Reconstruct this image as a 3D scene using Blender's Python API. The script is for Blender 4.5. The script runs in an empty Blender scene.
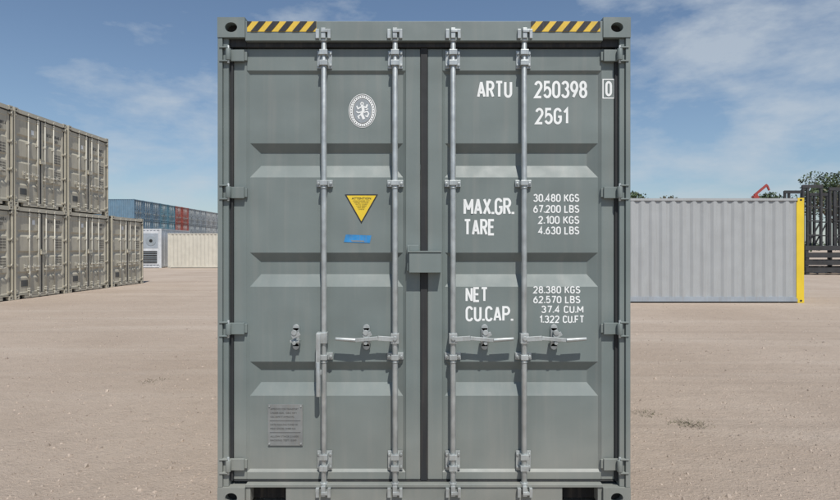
import bpy, bmesh, math, random
from mathutils import Vector, Matrix
R = random.Random(7)
scene = bpy.context.scene
col = scene.collection

# ------------------------------------------------------------ materials
def nmat(name):
    m = bpy.data.materials.new(name); m.use_nodes = True
    nt = m.node_tree
    return m, nt, nt.nodes['Principled BSDF']

def paint(name, c, rough=0.45, var=0.12, dirt=0.25, dirtcol=(0.25,0.2,0.15), metallic=0.0, bump=0.05, wear=0.0, scale=1.0, wearcol=(0.09,0.045,0.025), wavy=0.0, low=0.0):
    m, nt, b = nmat(name)
    N = nt.nodes; L = nt.links
    tc = N.new('ShaderNodeTexCoord')
    n1 = N.new('ShaderNodeTexNoise'); n1.inputs['Scale'].default_value = 2.3*scale; n1.inputs['Detail'].default_value = 6
    L.new(tc.outputs['Object'], n1.inputs['Vector'])
    r1 = N.new('ShaderNodeMapRange'); r1.inputs[1].default_value=.3; r1.inputs[2].default_value=.7
    r1.inputs[3].default_value = 1-var; r1.inputs[4].default_value = 1+var
    L.new(n1.outputs['Fac'], r1.inputs[0])
    mul = N.new('ShaderNodeVectorMath'); mul.operation='SCALE'
    mul.inputs[0].default_value = c
    L.new(r1.outputs[0], mul.inputs['Scale'])
    mp = N.new('ShaderNodeMapping'); mp.inputs['Scale'].default_value=(22*scale,22*scale,1.1*scale)
    L.new(tc.outputs['Object'], mp.inputs[0])
    n2 = N.new('ShaderNodeTexNoise'); n2.inputs['Scale'].default_value=1.0; n2.inputs['Detail'].default_value=5
    L.new(mp.outputs[0], n2.inputs['Vector'])
    r2 = N.new('ShaderNodeMapRange'); r2.inputs[1].default_value=.48; r2.inputs[2].default_value=.78; r2.inputs[3].default_value=0; r2.inputs[4].default_value=dirt
    L.new(n2.outputs['Fac'], r2.inputs[0])
    mix = N.new('ShaderNodeMix'); mix.data_type='RGBA'
    L.new(r2.outputs[0], mix.inputs[0]); L.new(mul.outputs[0], mix.inputs[6]); mix.inputs[7].default_value=(*dirtcol,1)
    last = mix.outputs[2]
    if wear>0:
        n4 = N.new('ShaderNodeTexNoise'); n4.inputs['Scale'].default_value=26*scale; n4.inputs['Detail'].default_value=8
        L.new(tc.outputs['Object'], n4.inputs['Vector'])
        r4 = N.new('ShaderNodeMapRange'); r4.inputs[1].default_value=.70; r4.inputs[2].default_value=.74; r4.inputs[3].default_value=0; r4.inputs[4].default_value=wear
        L.new(n4.outputs['Fac'], r4.inputs[0])
        mx = N.new('ShaderNodeMix'); mx.data_type='RGBA'
        L.new(r4.outputs[0], mx.inputs[0]); L.new(last, mx.inputs[6]); mx.inputs[7].default_value=(*wearcol,1)
        last = mx.outputs[2]
    if low>0:
        sp=N.new('ShaderNodeSeparateXYZ'); L.new(tc.outputs['Object'],sp.inputs[0])
        r5=N.new('ShaderNodeMapRange'); r5.inputs[1].default_value=.75; r5.inputs[2].default_value=0; r5.inputs[3].default_value=0; r5.inputs[4].default_value=low
        L.new(sp.outputs[2],r5.inputs[0])
        m5=N.new('ShaderNodeMath'); m5.operation='MULTIPLY'; L.new(r5.outputs[0],m5.inputs[0]); L.new(n1.outputs['Fac'],m5.inputs[1])
        mx = N.new('ShaderNodeMix'); mx.data_type='RGBA'
        L.new(m5.outputs[0], mx.inputs[0]); L.new(last, mx.inputs[6]); mx.inputs[7].default_value=(.42,.35,.28,1)
        last = mx.outputs[2]
    L.new(last, b.inputs['Base Color'])
    b.inputs['Metallic'].default_value = metallic
    n3 = N.new('ShaderNodeTexNoise'); n3.inputs['Scale'].default_value=9*scale; n3.inputs['Detail'].default_value=8
    L.new(tc.outputs['Object'], n3.inputs['Vector'])
    r3 = N.new('ShaderNodeMapRange'); r3.inputs[3].default_value=max(rough-.12,.05); r3.inputs[4].default_value=min(rough+.15,1)
    L.new(n3.outputs['Fac'], r3.inputs[0]); L.new(r3.outputs[0], b.inputs['Roughness'])
    bp = N.new('ShaderNodeBump'); bp.inputs['Strength'].default_value=bump; bp.inputs['Distance'].default_value=.01
    L.new(n3.outputs['Fac'], bp.inputs['Height'])
    if wavy>0:
        n6=N.new('ShaderNodeTexNoise'); n6.inputs['Scale'].default_value=3.2; n6.inputs['Detail'].default_value=1
        L.new(tc.outputs['Object'], n6.inputs['Vector'])
        b2=N.new('ShaderNodeBump'); b2.inputs['Strength'].default_value=1; b2.inputs['Distance'].default_value=wavy
        L.new(n6.outputs['Fac'],b2.inputs['Height']); L.new(b2.outputs[0],bp.inputs['Normal'])
    L.new(bp.outputs[0], b.inputs['Normal'])
    return m

M = {}
M['grey']  = paint('grey_green_paint', (0.158,0.190,0.184), rough=.52, var=.09, dirt=.20, dirtcol=(.30,.285,.26), bump=.12, wavy=.016, low=.45)
M['zinc']  = paint('galvanised_steel', (0.42,0.45,0.45), rough=.42, var=.2, dirt=.3, metallic=.5, scale=6)
M['black'] = paint('rubber_gasket', (0.020,0.022,0.024), rough=.7, var=.2, dirt=.12, scale=2)
M['hole']  = paint('painted_dark_hole', (0.012,0.012,0.012), rough=.9)  # near-black that paints in the shade of hollows and openings
M['white'] = paint('white_lettering', (0.78,0.80,0.79), rough=.5, var=.04, dirt=.08)
M['yellow']= paint('yellow_paint', (0.72,0.52,0.03), rough=.5, var=.06, dirt=.12, scale=1)
M['hazy']  = paint('hazard_yellow', (0.68,0.46,0.05), rough=.5, var=.12, dirt=.2, scale=4)
M['blk']   = paint('black_decal', (0.02,0.02,0.022), rough=.5, var=.2, dirt=.12, scale=4)
M['blue']  = paint('blue_sticker', (0.03,0.22,0.50), rough=.4, var=.3, dirt=.3, scale=6)
M['plate'] = paint('data_plate_metal', (0.24,0.255,0.255), rough=.4, var=.15, dirt=.3, metallic=.3, scale=6)
M['platel']= paint('plate_print', (0.07,0.075,0.075), rough=.5)
M['beige'] = paint('beige_container_paint', (0.46,0.43,0.345), rough=.55, var=.1, dirt=.28, dirtcol=(.16,.12,.08), wear=.5)
M['beigeR']= paint('beige_rod_steel', (0.53,0.51,0.44), rough=.5, var=.1, dirt=.25, metallic=.0)
M['cream'] = paint('cream_container_paint', (0.56,0.53,0.45), rough=.55, var=.08, dirt=.2)
M['offw']  = paint('pale_grey_container_paint', (0.365,0.38,0.385), rough=.5, var=.05, dirt=.22, dirtcol=(.24,.22,.2))
M['railg'] = paint('blue_grey_rail', (0.31,0.35,0.39), rough=.5, var=.1, dirt=.3)
M['cblue'] = paint('blue_container_paint', (0.12,0.21,0.29), rough=.6, var=.1, dirt=.3)
M['cteal'] = paint('teal_container_paint', (0.10,0.24,0.31), rough=.6, var=.1, dirt=.3)
M['cred']  = paint('red_container_paint', (0.36,0.07,0.05), rough=.6, var=.1, dirt=.3)
M['cgrey'] = paint('grey_container_paint', (0.27,0.31,0.34), rough=.6, var=.1, dirt=.3)
M['rust']  = paint('dark_steel', (0.035,0.036,0.038), rough=.6, var=.3, dirt=.3, dirtcol=(.075,.05,.04))
M['glass'] = paint('dark_glass', (0.02,0.025,0.03), rough=.15, var=.05, dirt=.05)
M['tyre']  = paint('tyre_rubber', (0.025,0.025,0.025), rough=.85)
M['red']   = paint('red_machine_paint', (0.33,0.05,0.04), rough=.5, dirt=.2)
M['twhite']= paint('white_reefer_paint', (0.58,0.60,0.62), rough=.35, dirt=.2)
M['bark']  = paint('bark', (0.10,0.08,0.06), rough=.9, var=.3)

def leafmat(name,c,a=.55,bb=1.5):
    m,nt,b = nmat(name); N=nt.nodes; L=nt.links
    g=N.new('ShaderNodeNewGeometry'); r=N.new('ShaderNodeMapRange'); r.inputs[3].default_value=a; r.inputs[4].default_value=bb
    L.new(g.outputs['Random Per Island'], r.inputs[0])
    s=N.new('ShaderNodeVectorMath'); s.operation='SCALE'; s.inputs[0].default_value=c; L.new(r.outputs[0], s.inputs['Scale'])
    L.new(s.outputs[0], b.inputs['Base Color']); b.inputs['Roughness'].default_value=.7
    return m
M['leaf']=leafmat('foliage',(0.05,0.075,0.03)); M['leafd']=leafmat('dry_foliage',(0.09,0.085,0.045))

# ------------------------------------------------------------ mesh builder
class MB:
    def __init__(s): s.v=[]; s.f=[]; s.m=[]; s.ml=[]; s.sm=[]
    def mi(s,k):
        if k not in s.ml: s.ml.append(k)
        return s.ml.index(k)
    def face(s,pts,k,smooth=False):
        b=len(s.v); s.v += [tuple(p) for p in pts]; s.f.append(tuple(range(b,b+len(pts)))); s.m.append(s.mi(k)); s.sm.append(smooth)
    def box(s,x0,x1,y0,y1,z0,z1,k):
        if x0>x1: x0,x1=x1,x0
        b=len(s.v); i=s.mi(k)
        s.v += [(x0,y0,z0),(x1,y0,z0),(x1,y1,z0),(x0,y1,z0),(x0,y0,z1),(x1,y0,z1),(x1,y1,z1),(x0,y1,z1)]
        for q in ((0,3,2,1),(4,5,6,7),(0,1,5,4),(1,2,6,5),(2,3,7,6),(3,0,4,7)):
            s.f.append(tuple(b+j for j in q)); s.m.append(i); s.sm.append(False)
    def cyl(s,p0,p1,r,k,n=14,r1=None):
        r1 = r if r1 is None else r1
        p0=Vector(p0); p1=Vector(p1); d=(p1-p0).normalized()
        a=Vector((0,0,1)) if abs(d.z)<.9 else Vector((1,0,0))
        u=d.cross(a).normalized(); w=d.cross(u)
        b=len(s.v); i=s.mi(k)
        for p,rr in ((p0,r),(p1,r1)):
            for j in range(n):
                t=2*math.pi*j/n; s.v.append(tuple(p+u*rr*math.cos(t)+w*rr*math.sin(t)))
        for j in range(n):
            s.f.append((b+j,b+n+j,b+n+(j+1)%n,b+(j+1)%n)); s.m.append(i); s.sm.append(True)
        s.f.append(tuple(b+j for j in range(n))); s.m.append(i); s.sm.append(False)
        s.f.append(tuple(b+n+j for j in reversed(range(n)))); s.m.append(i); s.sm.append(False)
    def obb(s,c,ax,hs,k):
        c=Vector(c); b=len(s.v); i=s.mi(k)
        for sx,sy,sz in ((-1,-1,-1),(1,-1,-1),(1,1,-1),(-1,1,-1),(-1,-1,1),(1,-1,1),(1,1,1),(-1,1,1)):
            s.v.append(tuple(c+ax[0]*hs[0]*sx+ax[1]*hs[1]*sy+ax[2]*hs[2]*sz))
        for q in ((0,3,2,1),(4,5,6,7),(0,1,5,4),(1,2,6,5),(2,3,7,6),(3,0,4,7)):
            s.f.append(tuple(b+j for j in q)); s.m.append(i); s.sm.append(False)
    def beam(s,p0,p1,w,h,k):
        p0=Vector(p0); p1=Vector(p1); d=(p1-p0); L=d.length; d.normalize()
        a=Vector((0,0,1)) if abs(d.z)<.95 else Vector((0,1,0))
        u=d.cross(a).normalized(); v=u.cross(d)
        s.obb((p0+p1)/2,(u,d,v),(w/2,L/2,h/2),k)
    def ell(s,cx,cz,y,rx,rz,k,n=28):
        s.face([(cx+rx*math.cos(2*math.pi*j/n), y, cz+rz*math.sin(2*math.pi*j/n)) for j in range(n)],k)
    def ring(s,cx,cz,y,rx,rz,w,k,n=32):
        for j in range(n):
            a=2*math.pi*j/n; c=2*math.pi*(j+1)/n
            s.face([(cx+rx*math.cos(a),y,cz+rz*math.sin(a)),(cx+rx*math.cos(c),y,cz+rz*math.sin(c)),
                    (cx+(rx-w)*math.cos(c),y,cz+(rz-w)*math.sin(c)),(cx+(rx-w)*math.cos(a),y,cz+(rz-w)*math.sin(a))],k)
    def ribbon(s,pts,hw,y,k,closed=False,step=.00005):
        """painted stroke of half-width hw along 2-D points (x,z); segments layered like paint so none are coplanar"""
        P=[]
        for p in pts:
            p=Vector(p)
            if not P or (p-P[-1]).length>1e-5: P.append(p)
        n=len(P)
        if closed and (P[0]-P[-1]).length<1e-5: P.pop(); n-=1
        Lf=[];Rt=[]
        for i in range(n):
            a=P[i-1] if (i>0 or closed) else None; c=P[(i+1)%n] if (i<n-1 or closed) else None
            d0=(P[i]-a).normalized() if a is not None else None; d1=(c-P[i]).normalized() if c is not None else None
            if d0 is None: d0=d1
            if d1 is None: d1=d0
            n0=Vector((-d0.y,d0.x)); n1=Vector((-d1.y,d1.x)); m=n0+n1
            if m.length<.2: m=n1*1.0
            else:
                m.normalize(); m=m/max(.42,m.dot(n1))
            Lf.append(P[i]+m*hw); Rt.append(P[i]-m*hw)
        for i in range(n if closed else n-1):
            j=(i+1)%n; yy=y-step*i
            s.face([(Rt[i].x,yy,Rt[i].y),(Rt[j].x,yy,Rt[j].y),(Lf[j].x,yy,Lf[j].y),(Lf[i].x,yy,Lf[i].y)],k)
    def mesh(s,name):
        me=bpy.data.meshes.new(name); me.from_pydata(s.v,[],s.f)
        for k in s.ml: me.materials.append(M[k])
        me.polygons.foreach_set('material_index',s.m); me.polygons.foreach_set('use_smooth',s.sm)
        me.update(); return me
    def build(s,name,parent=None,bevel=0):
        return place(s.mesh(name),name,parent,bevel)

def place(me,name,parent=None,bevel=0):
    o=bpy.data.objects.new(name,me); col.objects.link(o)
    if parent: o.parent=parent
    if bevel:
        b=o.modifiers.new('bevel','BEVEL'); b.width=bevel; b.segments=2; b.limit_method='ANGLE'; b.angle_limit=math.radians(50)
    return o
def empty(name,loc=(0,0,0),rz=0):
    e=bpy.data.objects.new(name,None); col.objects.link(e); e.location=loc; e.rotation_euler=(0,0,rz); e.empty_display_size=.3
    return e

def arc(cx,cy,rx,ry,a0,a1,n=10):
    return [(cx+rx*math.cos(math.radians(a0+(a1-a0)*i/n)),cy+ry*math.sin(math.radians(a0+(a1-a0)*i/n))) for i in range(n+1)]
w_=.50; h_=w_/2
G={
'0':[arc(h_,.74,h_,.26,0,180)+arc(h_,.26,h_,.26,180,360)+[(w_,.74)]],
'1':[[(.04,.76),(.27,1),(.27,0)]],
'2':[arc(h_,.73,h_,.27,165,-35)+[(0,0),(w_,0)]],
'3':[arc(.25,.76,.24,.24,160,-90)+arc(.25,.27,.27,.27,78,-160)],
'4':[[(.38,0),(.38,1),(0,.27),(.54,.27)]],
'5':[[(.47,1),(.07,1),(.04,.52)]+arc(.25,.32,.27,.32,128,-155)],
'6':[arc(h_,.31,h_,.31,0,360,18),[(.02,.38),(.05,.56),(.36,1)]],
'7':[[(0,1),(w_,1),(.18,0)]],
'8':[arc(h_,.76,.22,.24,0,360,18),arc(h_,.27,h_,.27,0,360,18)],
'9':[arc(h_,.69,h_,.31,0,360,18),[(w_-.02,.62),(w_-.05,.44),(.16,0)]],
'A':[[(0,0),(.26,1)],[(.26,1),(.54,0)],[(.09,.28),(.45,.28)]],
'B':[[(0,0),(0,1),(.28,1)]+arc(.28,.76,.20,.24,90,-90),[(0,0),(.26,0)]+arc(.26,.26,.24,.26,-90,90)+[(.05,.52)]],
'C':[arc(h_,.74,h_,.26,15,180)+arc(h_,.26,h_,.26,180,345)],
'E':[[(.46,1),(0,1),(0,0),(.46,0)],[(0,.52),(.40,.52)]],
'F':[[(.46,1),(0,1),(0,0)],[(0,.5),(.40,.5)]],
'G':[arc(h_,.74,h_,.26,15,180)+arc(h_,.26,h_,.26,180,360)+[(w_,.46),(.28,.46)]],
'K':[[(0,0),(0,1)],[(.50,1),(.02,.42)],[(.16,.58),(.52,0)]],
'L':[[(0,1),(0,0),(.44,0)]],
'M':[[(0,0),(0,1)],[(0,.96),(.33,.28)],[(.33,.28),(.66,.96)],[(.66,1),(.66,0)]],
'N':[[(0,0),(0,1)],[(0,.97),(w_,.03)],[(w_,0),(w_,1)]],
'P':[[(0,0),(0,1),(.28,1)]+arc(.28,.74,.24,.26,90,-90)+[(0.05,.48)]],
'R':[[(0,0),(0,1),(.28,1)]+arc(.28,.75,.22,.25,90,-90)+[(0.05,.5)],[(.26,.5),(w_,0)]],
'S':[arc(.26,.755,.24,.245,25,258)+arc(.26,.26,.26,.26,80,-160)],
'T':[[(0,1),(.54,1)],[(.27,1),(.27,0)]],
'U':[[(0,1),(0,.26)]+arc(h_,.26,h_,.26,180,360)+[(w_,1)]],
'X':[[(0,0),(.52,1)],[(0,1),(.52,0)]],
}
def stencil(mb,s,x0,x1,z0,z1,y,k,wt=.075,gap=.27):
    H=z1-z0; hw=wt*H; pen=0; strokes=[]
    for ch in s:
        if ch==' ': pen+=.42; continue
        if ch=='.': strokes.append(([(pen,-.02),(pen,.13)],False,True,0)); pen+=gap*.95; continue
        g=G[ch]; mxw=max(p[0] for st in g for p in st)
        for q,st in enumerate(g): strokes.append(([(pen+a,b) for a,b in st],(ch=='0') or (len(st)==19 and ch in '689'),False,q))
        pen+=mxw+gap
    W=pen-gap if s[-1]!='.' else pen-gap*.95
    fx=(x1-x0-2*hw)/W
    for pts,cl,dot,q in strokes:
        P=[(x0+hw+a*fx, z0+hw+b*(H-2*hw)) for a,b in pts]
        mb.ribbon(P,hw*(1.15 if dot else 1),y-.0008*q,k,cl,step=.00003)

def text_mesh(mb,s,x0,x1,z0,z1,y,k,bold=.012):
    cu=bpy.data.curves.new('t','FONT'); cu.body=s; cu.size=1; cu.offset=bold; cu.resolution_u=2
    o=bpy.data.objects.new('t',cu); col.objects.link(o)
    dg=bpy.context.evaluated_depsgraph_get(); dg.update()
    me=o.evaluated_get(dg).to_mesh()
    vs=[v.co.copy() for v in me.vertices]; fs=[tuple(p.vertices) for p in me.polygons]
    xs=[v.x for v in vs]; ys=[v.y for v in vs]
    ax,bx,by=min(xs),max(xs),max(ys)
    b=len(mb.v); i=mb.mi(k)
    for v in vs:
        mb.v.append((x0+(v.x-ax)/(bx-ax)*(x1-x0), y, z0+v.y/by*(z1-z0)))
    for f in fs:
        mb.f.append(tuple(b+j for j in f)); mb.m.append(i); mb.sm.append(False)
    o.evaluated_get(dg).to_mesh_clear()
    bpy.data.objects.remove(o); bpy.data.curves.remove(cu)

# ------------------------------------------------------------ container
def casting(mb,x0,x1,y0,y1,z0,z1,k):
    if x0>x1: x0,x1=x1,x0
    n=32; cx=(x0+x1)/2; cz=(z0+z1)/2; rx=.036; rz=.029
    out=[];inn=[];deep=[]
    for j in range(n):
        t=2*math.pi*(j+.5)/n; c,s_=math.cos(t),math.sin(t)
        q=1/max(abs(c),abs(s_))
        out.append((cx+c*q*(x1-x0)/2,y0,cz+s_*q*(z1-z0)/2))
        inn.append((cx+c*rx,y0,cz+s_*rz)); deep.append((cx+c*rx,y0+.05,cz+s_*rz))
    for j in range(n):
        a=(j+1)%n
        mb.face([out[j],out[a],inn[a],inn[j]],k)
        mb.face([inn[j],inn[a],deep[a],deep[j]],k)
    mb.face(deep,'hole')
    for cxx,czz in ((x0,z0),(x0,z1),(x1,z0),(x1,z1)):
        near=sorted(out,key=lambda p:(p[0]-cxx)**2+(p[2]-czz)**2)[:2]
        mb.face([near[0],(cxx,y0,czz),near[1]],k)
    mb.face([(x0,y0,z0),(x0,y1,z0),(x0,y1,z1),(x0,y0,z1)],k); mb.face([(x1,y0,z0),(x1,y1,z0),(x1,y1,z1),(x1,y0,z1)],k)
    mb.face([(x0,y0,z0),(x1,y0,z0),(x1,y1,z0),(x0,y1,z0)],k); mb.face([(x0,y0,z1),(x1,y0,z1),(x1,y1,z1),(x0,y1,z1)],k)
    mb.face([(x0,y1,z0),(x1,y1,z0),(x1,y1,z1),(x0,y1,z1)],k)

def corr(mb,fn,length,z0,z1,k,pitch=.278,depth=.036):
    n=max(1,round(length/pitch)); p=length/n
    pr=[]
    for i in range(n):
        b=i*p; pr += [(b,0),(b+p*.25,0),(b+p*.5,depth),(b+p*.75,depth)]
    pr.append((length,0))
    for a,c in zip(pr,pr[1:]):
        mb.face([fn(a[0],a[1],z0),fn(c[0],c[1],z0),fn(c[0],c[1],z1),fn(a[0],a[1],z1)],k)

def body_mesh(L,H,k,kend=None,krail=None,W=2.438):
    mb=MB(); h=W/2; kend=kend or k; krail=krail or k
    for sx in (-1,1):
        for z0,z1 in ((0,.118),(H-.118,H)):
            casting(mb,sx*h,sx*(h-.162),0,.178,z0,z1,k)
            mb.box(sx*h,sx*(h-.162),L-.178,L,z0,z1,kend)
            for yy in (.089,L-.089):
                mb.face([(sx*(h+.002),yy+.035*math.cos(2*math.pi*j/16),(z0+z1)/2+.028*math.sin(2*math.pi*j/16)) for j in range(16)],'hole')  # flat dark ovals: the shade of side holes put into colour, no real opening
        mb.box(sx*h,sx*(h-.028),.004,.16,.118,H-.118,k)
        mb.box(sx*(h-.028),sx*(h-.060),.020,.16,.118,H-.118,k)
        mb.box(sx*h,sx*(h-.12),L-.21,L-.003,.118,H-.118,kend)
        mb.box(sx*(h-.004),sx*(h-.06),.178,L-.178,.035,.165,krail)
        mb.box(sx*(h-.004),sx*(h-.06),.178,L-.178,H-.075,H-.012,k)
        corr(mb,lambda u,d,z: (sx*(h-.014-d),.16+u,z),L-.37,.165,H-.075,k)
    corr(mb,lambda u,d,z:(-h+.12+u,L-.02-d,z),W-.24,.165,H-.10,kend,pitch=.25,depth=.045)
    mb.box(-h+.162,h-.162,L-.10,L-.005,.03,.165,kend); mb.box(-h+.162,h-.162,L-.10,L-.005,H-.10,H-.012,kend)
    nr=max(4,int(L/.21)); p=(L-.36)/nr
    for i in range(nr):
        y=.18+i*p
        q=[(y,H-.022),(y+p*.3,H-.022),(y+p*.4,H-.010),(y+p*.9,H-.010),(y+p,H-.022)]
        for a,c in zip(q,q[1:]): mb.face([(-h+.06,a[0],a[1]),(h-.06,a[0],a[1]),(h-.06,c[0],c[1]),(-h+.06,c[0],c[1])],k)
    mb.box(-h+.06,h-.06,.12,L-.1,.12,.16,k)
    mb.box(-h+.162,h-.162,.008,.16,H-.136,H-.020,k)
    mb.box(-h+.162,h-.162,.036,.12,H-.164,H-.136,'black')
    for s in (-1,1): mb.box(s*(h-.162),s*(h-.0605),.036,.12,H-.164,H-.119,'black')
    mb.box(-h+.162,h-.162,.012,.14,.115,.134,k)
    zs=.020
    for a,c in ((-h+.162,-1.03),(-.82,.82),(1.03,h-.162)):
        mb.box(a,c,.020,.14,zs,.115,k)
    mb.box(-1.03,-.82,.09,.10,zs,.115,'hole'); mb.box(.82,1.03,.09,.10,zs,.115,'hole')
    return mb.mesh('body')

def door_mesh(H,k):
    mb=MB(); q=(H-.3)/(2.896-.3)
    Z=lambda z:.15+(z-.15)*q
    yf=.056; yp=.068; dz1=H-.168; dz0=.146
    for sx in (-1,1):
        X=lambda x: sx*x
        xo,xi,pa,pb=1.140,.022,1.062,.110
        pt,pbm=Z(2.596),Z(.190)
        mb.box(X(xo),X(pa),yf,.11,dz0,dz1,k); mb.box(X(xi),X(pb),yf,.11,dz0,dz1,k)
        mb.box(X(pa),X(pb),yf,.11,pt,dz1,k); mb.box(X(pa),X(pb),yf,.11,dz0,pbm,k)
        c=.016
        A=[(X(pa),yf,pbm),(X(pb),yf,pbm),(X(pb),yf,pt),(X(pa),yf,pt)]
        B=[(X(pa-c),yp,pbm+c),(X(pb+c),yp,pbm+c),(X(pb+c),yp,pt-c),(X(pa-c),yp,pt-c)]
        for i in range(4): mb.face([A[i],A[(i+1)%4],B[(i+1)%4],B[i]],k)
        xa,xb=X(pa-c),X(pb+c)
        rec=[(Z(.645),Z(.850)),(Z(1.301),Z(1.506)),(Z(1.959),Z(2.164))]
        zc=pbm+c
        for zl,zh in rec:
            mb.face([(xa,yp,zc),(xb,yp,zc),(xb,yp,zl),(xa,yp,zl)],k)
            i=.058; j=.054; jl=.074; yd=yp+.034; s=1 if xb>xa else -1
            O=[(xa,yp,zl),(xb,yp,zl),(xb,yp,zh),(xa,yp,zh)]
            I=[(xa+s*i,yd,zl+jl),(xb-s*i,yd,zl+jl),(xb-s*i,yd,zh-j),(xa+s*i,yd,zh-j)]
            for t in range(4): mb.face([O[t],O[(t+1)%4],I[(t+1)%4],I[t]],k)
            mb.face(I,k); zc=zh
        mb.face([(xa,yp,zc),(xb,yp,zc),(xb,yp,pt-c),(xa,yp,pt-c)],k)
        mb.box(X(xo),X(xi),.112,.118,dz0,dz1,k)
        mb.box(X(1.140),X(1.1585),.042,.11,dz0-.004,H-.166,'black')
    mb.box(-.021,.021,.048,.11,dz0-.004,H-.166,'black')
    mb.box(-1.139,1.139,.050,.11,dz0-.010,dz0-.004,'black')
    return mb.mesh('door_leaves'), Z

def hardware_mesh(H,kz,kh,n=14):
    mb=MB(); q=(H-.3)/(2.896-.3)
    Z=lambda z:.15+(z-.15)*q
    yr=.026
    for x in (-.5945,-.172,.172,.5945):
        mb.cyl((x,yr,.075),(x,yr,H-.066),.0165,kz,n)
        for zc,up in ((H-.093,1),(.098,-1)):
            mb.box(x-.013,x+.013,-.004,.024,zc-.030,zc+.030,kz)
            mb.box(x-.013,x+.030,-.008,.018,zc+up*.012-.009,zc+up*.012+.009,kz)
            mb.box(x-.044,x-.024,-.010,.012,zc-.034,zc+.020,kz)
            mb.box(x+.026,x+.044,-.010,.012,zc-.034,zc+.020,kz)
            mb.cyl((x,yr,zc-up*.045),(x,yr,zc-up*.030),.023,kz,n)
        for zc,hh,ww in ((Z(2.662),.054,.044),(Z(1.92),.020,.048),(Z(.886),.020,.048),(Z(.262),.058,.044)):
            mb.box(x-ww,x+ww,.050,.060 if hh>.04 else .070,zc-hh,zc+hh,kz)
            if hh>.04:
                mb.box(x-.024,x+.024,.002,.052,zc+hh*.30,zc+hh*.85,kz)
                mb.box(x-.024,x+.024,.002,.052,zc-hh*.85,zc-hh*.30,kz)
                for a in (-1,1):
                    for c in (-1,1): mb.cyl((x+a*.035,.050,zc+c*hh*.65),(x+a*.035,.042,zc+c*hh*.65),.0085,kz,6)
            else:
                mb.box(x-.022,x+.022,.002,.052,zc-hh*.72,zc+hh*.72,kz)
                for a in (-1,1): mb.cyl((x+a*.037,.050,zc),(x+a*.037,.040,zc),.009,kz,6)
                mb.cyl((x,yr,zc-hh*1.6),(x,yr,zc-hh*1.3),.021,kz,n)
    hz=Z(1.0)
    def hub(x):
        mb.box(x-.020,x+.020,.054,.066,hz-.056,hz+.056,kz)
        mb.cyl((x,.054,hz+.056),(x,.066,hz+.056),.020,kz,n); mb.cyl((x,.054,hz-.056),(x,.066,hz-.056),.020,kz,n)
        mb.cyl((x,.006,hz+.030),(x,.054,hz+.030),.010,kz,n)
        mb.box(x-.028,x+.028,.018,.054,hz-.028,hz-.014,kz)
        mb.obb((x+.010,.006,hz+.018),(Vector((1,0,.5)).normalized(),Vector((0,1,0)),Vector((-.5,0,1)).normalized()),(.026,.005,.012),kz)
        mb.cyl((x,-.004,hz+.034),(x,.010,hz+.034),.016,kz,n)
        mb.cyl((x,-.002,hz-.028),(x,.02,hz-.028),.011,kz,n)
    hub(-.345); hub(-.767); hub(.363); hub(.779)
    def handle(xr,xe):
        s=1 if xe>xr else -1
        mb.box(xr-.024,xr+.024,.002,.050,hz-.032,hz+.028,kz)
        mb.cyl((xr,-.006,hz),(xr,.004,hz),.013,kz,n)
        x1=xr+s*.10
        mb.beam((xr+s*.01,.000,hz-.004),(x1,-.002,hz+.002),.010,.028,kz)
        mb.beam((x1,-.002,hz+.002),(xe-s*.11,-.002,hz-.010),.010,.022,kz)
        mb.cyl((xe-s*.12,-.002,hz-.010),(xe,.000,hz-.002),.0125,kz,n,r1=.010)
    handle(-.172,-.523); handle(.172,.529); handle(.5945,.957)
    x=-.5945
    mb.box(x-.040,x+.022,.000,.050,hz-.030,hz+.034,kz)
    mb.beam((x-.028,-.004,hz+.030),(x-.030,-.006,hz-.17),.026,.010,kz)
    mb.cyl((x-.030,-.006,hz-.14),(x-.027,-.006,hz-.34),.0125,kz,n,r1=.015)
    mb.box(x-.045,x-.012,.000,.050,hz-.215,hz-.190,kz)
    for zc in (2.68,1.864,1.054,.244):
        zc=Z(zc)
        for sx in (-1,1):
            mb.cyl((sx*1.158,.012,zc-.034),(sx*1.158,.012,zc+.034),.016,kh,n)
            mb.box(sx*1.158,sx*1.070,.028,.044,zc-.034,zc+.034,kh)
            mb.box(sx*1.086,sx*1.056,.040,.056,zc-.026,zc+.026,kh)
            mb.box(sx*1.158,sx*1.208,-.002,.022,zc-.044,zc-.036,kh)
            mb.box(sx*1.158,sx*1.208,-.002,.022,zc+.036,zc+.044,kh)
            mb.cyl((sx*1.158,.012,zc-.052),(sx*1.158,.012,zc+.052),.008,kz,8)
    lz=Z(1.447)
    mb.box(-.088,.100,-.012,.050,lz-.058,lz+.062,kh)
    mb.box(-.096,.104,-.018,.046,lz+.062,lz+.070,kh)
    mb.box(-.100,-.088,.020,.056,lz-.05,lz+.10,kh); mb.box(-.10,-.03,.036,.048,lz+.07,lz+.105,kh)
    return mb.mesh('locking_gear')

cache={}
def container(name,L,H,loc,rz,k,kz='zinc',kh=None,kend=None,krail=None,bevel=0,n=8,mark=None):
    e=empty(name,loc,rz); key=(L,H,k,kend,krail,n)
    if key not in cache:
        cache[key]=(body_mesh(L,H,k,kend,krail),door_mesh(H,k)[0],hardware_mesh(H,kz,kh or k,n))
    b,d,g=cache[key]
    place(b,'body',e,bevel); place(d,'door_leaves',e,bevel); place(g,'locking_gear',e,bevel*.6)
    if mark: place(mark,'markings',e)
    return e

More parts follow.
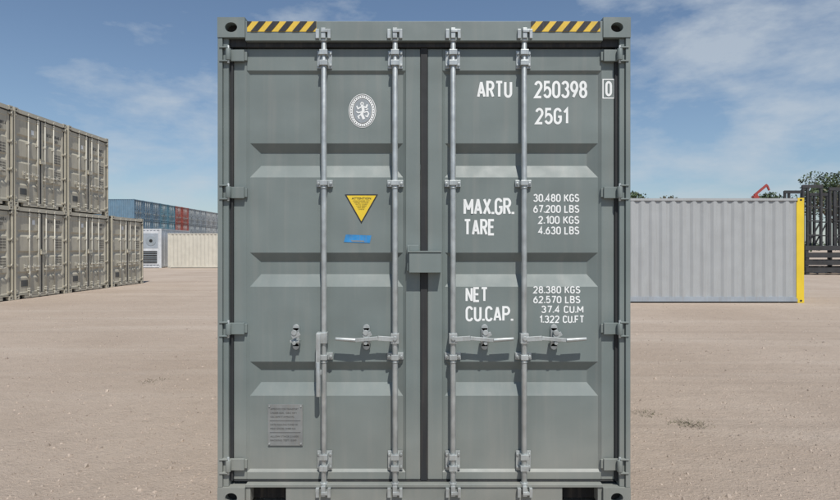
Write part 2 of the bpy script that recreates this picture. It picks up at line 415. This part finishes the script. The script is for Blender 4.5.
# ---- the near grey container
front=container('shipping_container',6.058,2.896,(0,0,0),0,'grey',n=20,bevel=.003)
S=166.7
sx=lambda p:(p-424)/S*1.004
sz=lambda p:1.54+(247-p)/S*1.004
YT=.0670
mb=MB()
def T(s,x0,x1,y0,y1,y=YT,k='white',wt=.072): stencil(mb,s,sx(x0),sx(x1),sz(y1),sz(y0),y,k,wt)
T('ARTU',477,512,81,98); T('250398',534,587,81,98.5); T('25G1',535,568,108,124.5)
T('0',604.3,611,81.8,97,.0545)
for a in ((601.5,613.8,79.6,80.7),(601.5,613.8,98.2,99.3),(601.5,602.6,80.7,98.2),(612.7,613.8,80.7,98.2)):
    mb.face([(sx(a[0]),.0545,sz(a[3])),(sx(a[1]),.0545,sz(a[3])),(sx(a[1]),.0545,sz(a[2])),(sx(a[0]),.0545,sz(a[2]))],'white')
T('MAX.GR.',463.5,514,198,215); T('TARE',463.5,495,219,235.5)
for s,x0,x1,y0,y1 in (('30.480 KGS',533,579,194,202),('67.200 LBS',533,579,205,213),('2.100 KGS',538,579,216,224),('4.630 LBS',538,579,226.5,234.5),
    ('28.380 KGS',533,580,286,293.5),('62.570 LBS',533,580,295.8,303.3),('37.4 CU.M',541,583,305.6,313),('1.322 CU.FT',539,584,315.4,323)):
    T(s,x0,x1,y0,y1,wt=.08)
T('NET',465.5,488,287,302); T('CU.CAP.',465.5,513,306,321.5)
mb.build('lettering',front)
mb=MB(); y1=.0660;y2=.0650;y3=.0640
cx,cz=sx(362.5),sz(111)
mb.ell(cx,cz,y1,.082,.102,'white'); mb.ring(cx,cz,y2,.078,.098,.0035,'platel'); mb.ring(cx,cz,y2,.058,.077,.0035,'platel')
for j in range(34):
    t=2*math.pi*j/34
    mb.ell(cx+.067*math.cos(t),cz+.0865*math.sin(t),y2,.0030,.0040,'platel',6)
mb.ell(cx,cz,y2,.053,.071,'cgrey')
def st(pts,w=.0035,k='white',o=[0]):
    o[0]+=1; mb.ribbon([(cx+a,cz+b) for a,b in pts],w,y3-.0001*o[0],k,step=.00001)
st([(-.004,.052),(.006,.046),(.004,.034),(-.006,.032),(-.010,.042),(-.004,.052)],.003)
st([(.0,.030),(.006,.004),(-.004,-.020),(.010,-.050)],.008)
st([(-.006,.024),(-.026,.012),(-.034,.030)],.004); st([(.006,.024),(.024,.020),(.030,.038)],.005)
st([(-.002,-.006),(-.024,-.012),(-.036,-.004)],.004); st([(-.010,-.024),(-.026,-.034),(-.018,-.048)],.004)
st([(.010,-.010),(.030,-.004),(.038,-.018),(.030,-.036),(.018,-.030)],.004); st([(.020,.006),(.036,.012)],.003)
def tri(c,r,y,k): mb.face([(c[0]-r,y,c[1]+r*.577*1.05),(c[0],y,c[1]-r*1.155),(c[0]+r,y,c[1]+r*.577*1.05)],k)
c=(sx(361.5),sz(204.5)); tri(c,.100,y1,'blk'); tri(c,.088,y2,'yellow')
text_mesh(mb,'ATTENTION',c[0]-.058,c[0]+.058,c[1]+.030,c[1]+.043,y3,'blk')
for j,(w,z) in enumerate(((.050,.018),(.044,.008),(.036,-.002),(.030,-.012),(.024,-.022),(.018,-.032))):
    text_mesh(mb,('CONTAINER WT','OPEN DOOR','WITH CARE','LOCK BARS','AND SEAL','CHECK')[j],c[0]-w,c[0]+w,c[1]+z,c[1]+z+.0065,y3,'blk',.0)
mb.face([(sx(344),y1,sz(242)),(sx(370),y1,sz(243)),(sx(371.5),y1,sz(235.5)),(sx(346),y1,sz(234.5))],'blue')
mb.face([(sx(352),y2,sz(241.6)),(sx(365),y2,sz(242)),(sx(364),y2,sz(240.6)),(sx(351),y2,sz(240.2))],'plate')
mb.box(sx(268.5),sx(303),.060,.067,sz(445),sz(404),'plate')
for i in range(9):
    z=sz(408.5+i*3.9); x=sx(271)
    if i in (3,6): mb.box(sx(270.5),sx(301),.0585,.0602,z-.001,z+.001,'platel'); continue
    text_mesh(mb,('APPROVED FOR TRANSPORT','UNDER SEAL  GB/C 4471','CSC SAFETY APPROVAL','','DATE MANUFACTURED 05','MAX GROSS 30480 KG','','ALLOW STACK 216000','RACKING TEST 15240')[i],x,sx(299-(i*37%7)),z-.005,z+.005,.0588,'platel',0)
for a,b in ((270,405.7),(301.5,405.7),(270,443),(301.5,443)): mb.cyl((sx(a),.060,sz(b)),(sx(a),.055,sz(b)),.005,'zinc',8)
mb.build('stickers_and_data_plate',front)
mb=MB()
for x0,x1 in ((-1.045,-.636),(.632,1.040)):
    z0,z1=2.813,2.873
    mb.box(x0,x1,.0055,.0078,z0,z1,'hazy')
    n=5; p=(x1-x0)/n; sh=.05
    for i in range(-1,n):
        a=x0+i*p+.02; w=p*.5
        P=[(a,z0),(a+w,z0),(a+w+sh,z1),(a+sh,z1)]
        def clip(P,x,keep):
            o=[]
            for u,v in zip(P,P[1:]+P[:1]):
                iu=keep(u[0]); iv=keep(v[0])
                if iu: o.append(u)
                if iu!=iv:
                    t=(x-u[0])/(v[0]-u[0]); o.append((x,u[1]+t*(v[1]-u[1])))
            return o
        P=clip(P,x0,lambda q:q>=x0)
        if P: P=clip(P,x1,lambda q:q<=x1)
        if len(P)>=3: mb.face([(x,.0035,z) for x,z in P],'blk')
mb.build('hazard_stripes',front)

# ---- small markings for the beige doors
def marks(seed):
    r=random.Random(seed); mb=MB(); num='%06d'%r.randrange(999999); y=.066
    for s,x0,x1,z0,z1 in (('GESU',.30,.55,2.30,2.40),(num+' 4',.64,1.02,2.30,2.40),('22G1',.64,.87,2.16,2.25)): stencil(mb,s,x0,x1,z0,z1,y,'blk',.08)
    for i in range(4): stencil(mb,'30.480 KGS',.66,1.0,1.74-i*.08,1.79-i*.08,y,'blk',.09)
    for i in range(4): stencil(mb,'21.700 KGS',.66,1.0,1.18-i*.08,1.23-i*.08,y,'blk',.09)
    mb.box(-.9,-.62,.060,.066,.36,.55,'platel')
    mb.face([(-.42,.064,2.36),(-.30,.064,2.36),(-.30,.064,2.22),(-.42,.064,2.22)],'white')
    return mb.mesh('markings')
mk=[marks(i) for i in range(3)]
XR=-11.80; i=0
for yc,lv in ((11.95,2),(14.45,2),(16.98,2),(19.74,1)):
    for l in range(lv):
        H=2.74 if l==0 else 2.88
        container('stacked_container',6.058,H,(XR+R.uniform(-.03,.03),yc,.0 if l==0 else 2.745),math.radians(90),'beige',kz='beigeR',n=8,mark=mk[i%3]); i+=1

container('side_container',6.058,2.896,(4.50,12.34+1.219,0.0),math.radians(-90),'offw',kz='zinc',kend='yellow',krail='railg',n=8)

# ---- far yard
container('cream_container',6.058,2.55,(-18.45,39.5,0),math.radians(-90),'cream',n=6)
cols=['offw','offw','cgrey','offw','cblue','cblue','cblue','cteal','cteal','cred','cred','cgrey','cgrey','cgrey','offw','offw','cgrey']
for i,c in enumerate(cols):
    y=62+i*2.5
    if i<4: y=58+i*2.5
    for l in range(3):
        container('distant_container',6.058,2.591,(-37.2 if i>3 else -44.0,y if i>3 else y+12,l*2.60),math.radians(90),c,n=6)
e=container('refrigerated_container',6.058,2.896,(-20.6,44.6,0),math.radians(183),'twhite',n=6)
mb=MB(); y=6.06
mb.box(-1.04,1.04,y-.02,y+.015,.25,2.72,'twhite')
mb.box(-.98,.98,y+.015,y+.03,1.45,2.55,'railg')
for a in (-.48,.48):
    mb.cyl((a,y+.02,2.0),(a,y+.05,2.0),.36,'cgrey',24); mb.cyl((a,y+.05,2.0),(a,y+.06,2.0),.12,'hole',12)
mb.box(-.92,.25,y+.015,y+.035,.35,1.25,'hole'); mb.box(.35,.92,y+.015,y+.06,.45,1.30,'cgrey')
for j in range(6): mb.box(-.92,.25,y+.035,y+.05,.42+j*.14,.46+j*.14,'cgrey')
mb.build('refrigeration_unit',e)

# ---- stacked dark steel racks, far right
e=empty('stacked_steel_racks',(21.35,28.2,0),0)
mb=MB(); W=6.0; z=0
for lay in range(4):
    o=R.uniform(-.05,.05)
    mb.box(o,W+o,0,.14,z+.14,z+.40,'rust'); mb.box(o,W+o,2.3,2.44,z+.14,z+.40,'rust')
    for j in range(9): mb.box(j*.72+.03,j*.72+.15,.14,2.3,z+.18,z+.34,'rust')
    for x in (0.02,2.9,W-.2): mb.box(x+o,x+.18+o,.02,.2,z,z+.14,'rust'); mb.box(x,x+.18,2.25,2.42,z,z+.14,'rust')
    z+=.405
mb.build('folded_decks',e)
mb=MB()
for r_,yy in enumerate((.3,2.1)):
    for j in range(4):
        x=.02+j*1.5+.13*r_; t=5.0-.14*((j+r_)%3)
        for a in (0,.24,1.0): mb.box(x+a,x+a+.11,yy,yy+.12,z,t,'rust')
        mb.box(x-.02,x+1.13,yy-.02,yy-.001,t-.16,t+.02,'rust')
        for zz in (z+.55,z+1.35,z+2.15): mb.box(x+.24,x+1.05,yy-.015,yy-.002,zz,zz+.07,'rust')
        mb.beam((x+.35,yy+.07,z+.1),(x+1.02,yy+.07,z+1.3),.05,.07,'rust')
mb.build('upright_frames',e)

# ---- red boom machine behind the pale container
e=empty('mobile_crane',(24.4,37.0,0),0); mb=MB()
mb.box(-2.2,2.2,-1.1,1.1,.7,1.25,'red'); mb.box(-2.0,-.6,-1.0,0.0,1.25,2.6,'red'); mb.box(-1.9,-.7,-1.01,-.99,1.7,2.4,'glass')
for x in (-1.5,1.5):
    for s in (-1,1): mb.cyl((x,s*.8,.6),(x,s*1.2,.6),.6,'tyre',20)
mb.build('chassis',e,.03)
mb=MB(); mb.beam((1.2,0,1.5),(-.75,0,5.2),.3,.32,'red'); mb.beam((-.75,0,5.2),(.15,0,5.95),.12,.15,'red'); mb.beam((.2,0,1.9),(-.35,0,3.5),.14,.14,'zinc')
mb.beam((.15,0,5.9),(.3,0,5.55),.10,.11,'red')
mb.build('boom',e)

# ---- trees
def leaves(mb,c,rad,n,size,k):
    for _ in range(n):
        while True:
            p=Vector((R.uniform(-1,1),R.uniform(-1,1),R.uniform(-1,1)))
            if .25<p.length<1: break
        p=Vector((p.x*rad[0],p.y*rad[1],p.z*rad[2]))+Vector(c)
        u=Vector((R.gauss(0,1),R.gauss(0,1),R.gauss(0,1))).normalized(); w=u.cross(Vector((R.gauss(0,1),R.gauss(0,1),R.gauss(0,1)))).normalized()
        s=size*R.uniform(.5,1.3)
        mb.face([p-u*s,p+w*s*.5,p+u*s,p-w*s*.5],k)
def tree(loc,h,w):
    e=empty('tree',loc,R.uniform(0,6)); mb=MB()
    mb.cyl((0,0,0),(.1,0,h*.45),.16,'bark',8,.1)
    tips=[]
    for j in range(7):
        a=j*2.4; z0=h*R.uniform(.25,.45); p=(w*.32*math.cos(a)*R.uniform(.6,1.2),w*.32*math.sin(a)*R.uniform(.6,1.2),h*R.uniform(.55,.85))
        mb.cyl((.05,0,z0),p,.07,'bark',6,.025); tips.append(p)
    mb.build('trunk_and_limbs',e); mb=MB()
    for p in tips+[(0,0,h*.85),(0,0,h*.65)]:
        r=w*R.uniform(.16,.27); leaves(mb,p,(r,r,r*.7),420,.11,'leaf' if R.random()<.7 else 'leafd')
    mb.build('crown',e)
tree((29.6,36.5,0),7.1,6.0); tree((32.5,40,0),7.8,6.5); tree((27.6,41.5,0),6.2,4.0)
for x,h in ((16.0,6.0),(18.2,5.5)): tree((x,39+R.uniform(-1,1),0),h,4.2)
mb=MB()
for i in range(150):
    t=i/150; x=-170+t*340; y=200+18*math.sin(i*.9)
    leaves(mb,(x,y,1.8),(2.8,2,2.0*R.uniform(.7,1.3)),60,.6,'leaf')
mb.build('distant_trees')

# ------------------------------------------------------------ ground
m,nt,b=nmat('dusty_gravel'); N=nt.nodes; L=nt.links
tc=N.new('ShaderNodeTexCoord')
def noise(scale,detail=6,rough=.6,vec=None):
    n=N.new('ShaderNodeTexNoise'); n.inputs['Scale'].default_value=scale; n.inputs['Detail'].default_value=detail; n.inputs['Roughness'].default_value=rough
    L.new(vec or tc.outputs['Object'],n.inputs['Vector']); return n.outputs['Fac']
def rng(s,a,bb,c,d):
    r=N.new('ShaderNodeMapRange'); r.inputs[1].default_value=a; r.inputs[2].default_value=bb; r.inputs[3].default_value=c; r.inputs[4].default_value=d
    L.new(s,r.inputs[0]); return r.outputs[0]
def mixc(f,a,bb):
    x=N.new('ShaderNodeMix'); x.data_type='RGBA'; L.new(f,x.inputs[0])
    for s,i in ((a,6),(bb,7)):
        if isinstance(s,tuple): x.inputs[i].default_value=(*s,1)
        else: L.new(s,x.inputs[i])
    return x.outputs[2]
c1=mixc(rng(noise(.35,5),.35,.65,0,1),(.385,.312,.250),(.445,.368,.300))
mp=N.new('ShaderNodeMapping'); mp.inputs['Scale'].default_value=(.10,1.1,1); mp.inputs['Rotation'].default_value=(0,0,.12); L.new(tc.outputs['Object'],mp.inputs[0])
c2=mixc(rng(noise(1,6,.6,mp.outputs[0]),.5,.68,0,.45),c1,(.51,.44,.37))
mp2=N.new('ShaderNodeMapping'); mp2.inputs['Scale'].default_value=(.06,2.2,1); mp2.inputs['Rotation'].default_value=(0,0,-.35); L.new(tc.outputs['Object'],mp2.inputs[0])
c2=mixc(rng(noise(1,4,.6,mp2.outputs[0]),.56,.66,0,.35),c2,(.32,.26,.21))
c3=mixc(rng(noise(6,8,.8),.50,.72,0,.45),c2,(.29,.235,.19))
c4=mixc(rng(noise(32,6,.8),.56,.67,0,.45),c3,(.22,.18,.145))
c5=mixc(rng(noise(48,5,.8),.58,.69,0,.4),c4,(.58,.51,.44))
L.new(c5,b.inputs['Base Color']); b.inputs['Roughness'].default_value=.95; b.inputs['Specular IOR Level'].default_value=.15
add=N.new('ShaderNodeMath'); add.operation='ADD'
sc=N.new('ShaderNodeMath'); sc.operation='MULTIPLY'; sc.inputs[1].default_value=2.2; L.new(noise(3.5,8,.7),sc.inputs[0])
L.new(sc.outputs[0],add.inputs[0]); L.new(noise(45,5,.7),add.inputs[1])
bp=N.new('ShaderNodeBump'); bp.inputs['Strength'].default_value=.75; bp.inputs['Distance'].default_value=.034
L.new(add.outputs[0],bp.inputs['Height']); L.new(bp.outputs[0],b.inputs['Normal'])
M['ground']=m
mb=MB(); mb.face([(-1500,-1500,-.004),(1500,-1500,-.004),(1500,1500,-.004),(-1500,1500,-.004)],'ground'); mb.build('ground')
M['stone']=leafmat('stone',(.36,.295,.24),.65,1.25)
mb=MB()
def stone(x,y,s):
    b0=len(mb.v); i=mb.mi('stone'); a=R.uniform(0,3.14); q=[R.uniform(.6,1.2) for _ in range(6)]
    for j in range(5):
        t=a+j*1.2566; mb.v.append((x+s*q[j]*math.cos(t),y+s*q[j]*math.sin(t),-.006))
    for j in range(4):
        t=a+j*1.57; mb.v.append((x+s*.5*q[j]*math.cos(t),y+s*.5*q[j]*math.sin(t),-.004+s*.7*q[5]))
    for f in ((0,1,5),(1,6,5),(1,2,6),(2,7,6),(2,3,7),(3,8,7),(3,4,8),(4,5,8),(4,0,5),(5,6,7,8)):
        mb.f.append(tuple(b0+j for j in f)); mb.m.append(i); mb.sm.append(False)
for _ in range(30000):
    d=3+ (R.random()**1.6)*24; x=R.uniform(-.95,.95)*d
    y=d-3.36
    if abs(x)<1.3 and -.1<y<6.2: continue
    stone(x,y,min(.032,R.lognormvariate(-5.1,.48)))
mb.build('gravel')
mb=MB()
for cx_,cy_,n_ in ((2.32,1.6,120),(2.05,1.9,40),(-3.1,3.2,30)):
    for _ in range(n_):
        x=cx_+R.gauss(0,.07); y=cy_+R.gauss(0,.06); a=R.uniform(0,6.28); l=R.uniform(.02,.06)
        mb.face([(x,y,-.004),(x+.006,y+.002,-.004),(x+l*math.cos(a),y+l*math.sin(a),l*.5)],'leafd')
mb.build('weeds')

# ------------------------------------------------------------ light and sky
sd=Vector((.14,-.50,.86)).normalized()
el=math.asin(sd.z); az=math.atan2(sd.x,sd.y)
sun=bpy.data.lights.new('sun','SUN'); sun.energy=4.5; sun.angle=math.radians(.53); sun.color=(1,.96,.90)
so=bpy.data.objects.new('sun',sun); col.objects.link(so); so.rotation_euler=sd.to_track_quat('Z','Y').to_euler(); so.location=(0,-5,12)
w=bpy.data.worlds.new('World'); scene.world=w; w.use_nodes=True; nt=w.node_tree; N=nt.nodes; L=nt.links
bg=N['Background']; sky=N.new('ShaderNodeTexSky'); sky.sky_type='NISHITA'; sky.sun_disc=False
sky.sun_elevation=el; sky.sun_rotation=az; sky.air_density=1.0; sky.dust_density=.4; sky.ozone_density=2.0
tc=N.new('ShaderNodeTexCoord'); sp=N.new('ShaderNodeSeparateXYZ'); L.new(tc.outputs['Generated'],sp.inputs[0])
def mth(op,a,bb=None):
    n=N.new('ShaderNodeMath'); n.operation=op
    for i,s in enumerate((a,bb)):
        if s is None: continue
        if isinstance(s,(int,float)): n.inputs[i].default_value=s
        else: L.new(s,n.inputs[i])
    return n.outputs[0]
mp=N.new('ShaderNodeMapping'); mp.inputs['Scale'].default_value=(4.6,4.6,11.5); mp.inputs['Rotation'].default_value=(0,.10,0); mp.inputs['Location'].default_value=(3.1,.6,.4); L.new(tc.outputs['Generated'],mp.inputs[0])
n1=N.new('ShaderNodeTexNoise'); n1.inputs['Scale'].default_value=1.35; n1.inputs['Detail'].default_value=10; n1.inputs['Roughness'].default_value=.58; n1.inputs['Distortion'].default_value=.1; L.new(mp.outputs[0],n1.inputs['Vector'])
dens=n1.outputs['Fac']
for d,r,wt in (((-.50,1,.23),12,.22),((-.62,1,.42),17,-.14),((.58,1,.20),20,.15),((.66,1,.40),12,.06)):
    dv=Vector(d).normalized(); dp=N.new('ShaderNodeVectorMath'); dp.operation='DOT_PRODUCT'; L.new(tc.outputs['Generated'],dp.inputs[0]); dp.inputs[1].default_value=dv
    mk_=N.new('ShaderNodeMapRange'); mk_.interpolation_type='SMOOTHSTEP'; mk_.inputs[1].default_value=math.cos(math.radians(r)); mk_.inputs[2].default_value=1; mk_.inputs[3].default_value=0; mk_.inputs[4].default_value=wt
    L.new(dp.outputs['Value'],mk_.inputs[0]); dens=mth('ADD',dens,mk_.outputs[0])
cm=rng(dens,.55,.80,0,.66)
hz=rng(sp.outputs[2],0,.32,.34,0.04)
haze=mixc(hz,sky.outputs[0],(2.4,3.9,5.6))
cl=mixc(cm,haze,(5.4,6.0,6.6))
L.new(cl,bg.inputs['Color']); bg.inputs['Strength'].default_value=.10

# ------------------------------------------------------------ camera
cam=bpy.data.cameras.new('camera'); co=bpy.data.objects.new('camera',cam); col.objects.link(co)
co.location=(-.024,-3.36,1.54); co.rotation_euler=(math.radians(90),0,0)
cam.sensor_width=36; cam.lens=570/840*36; cam.shift_y=-3/840; cam.clip_start=.05; cam.clip_end=5000
scene.camera=co
scene.view_settings.view_transform='Standard'; scene.view_settings.look='None'; scene.view_settings.exposure=0
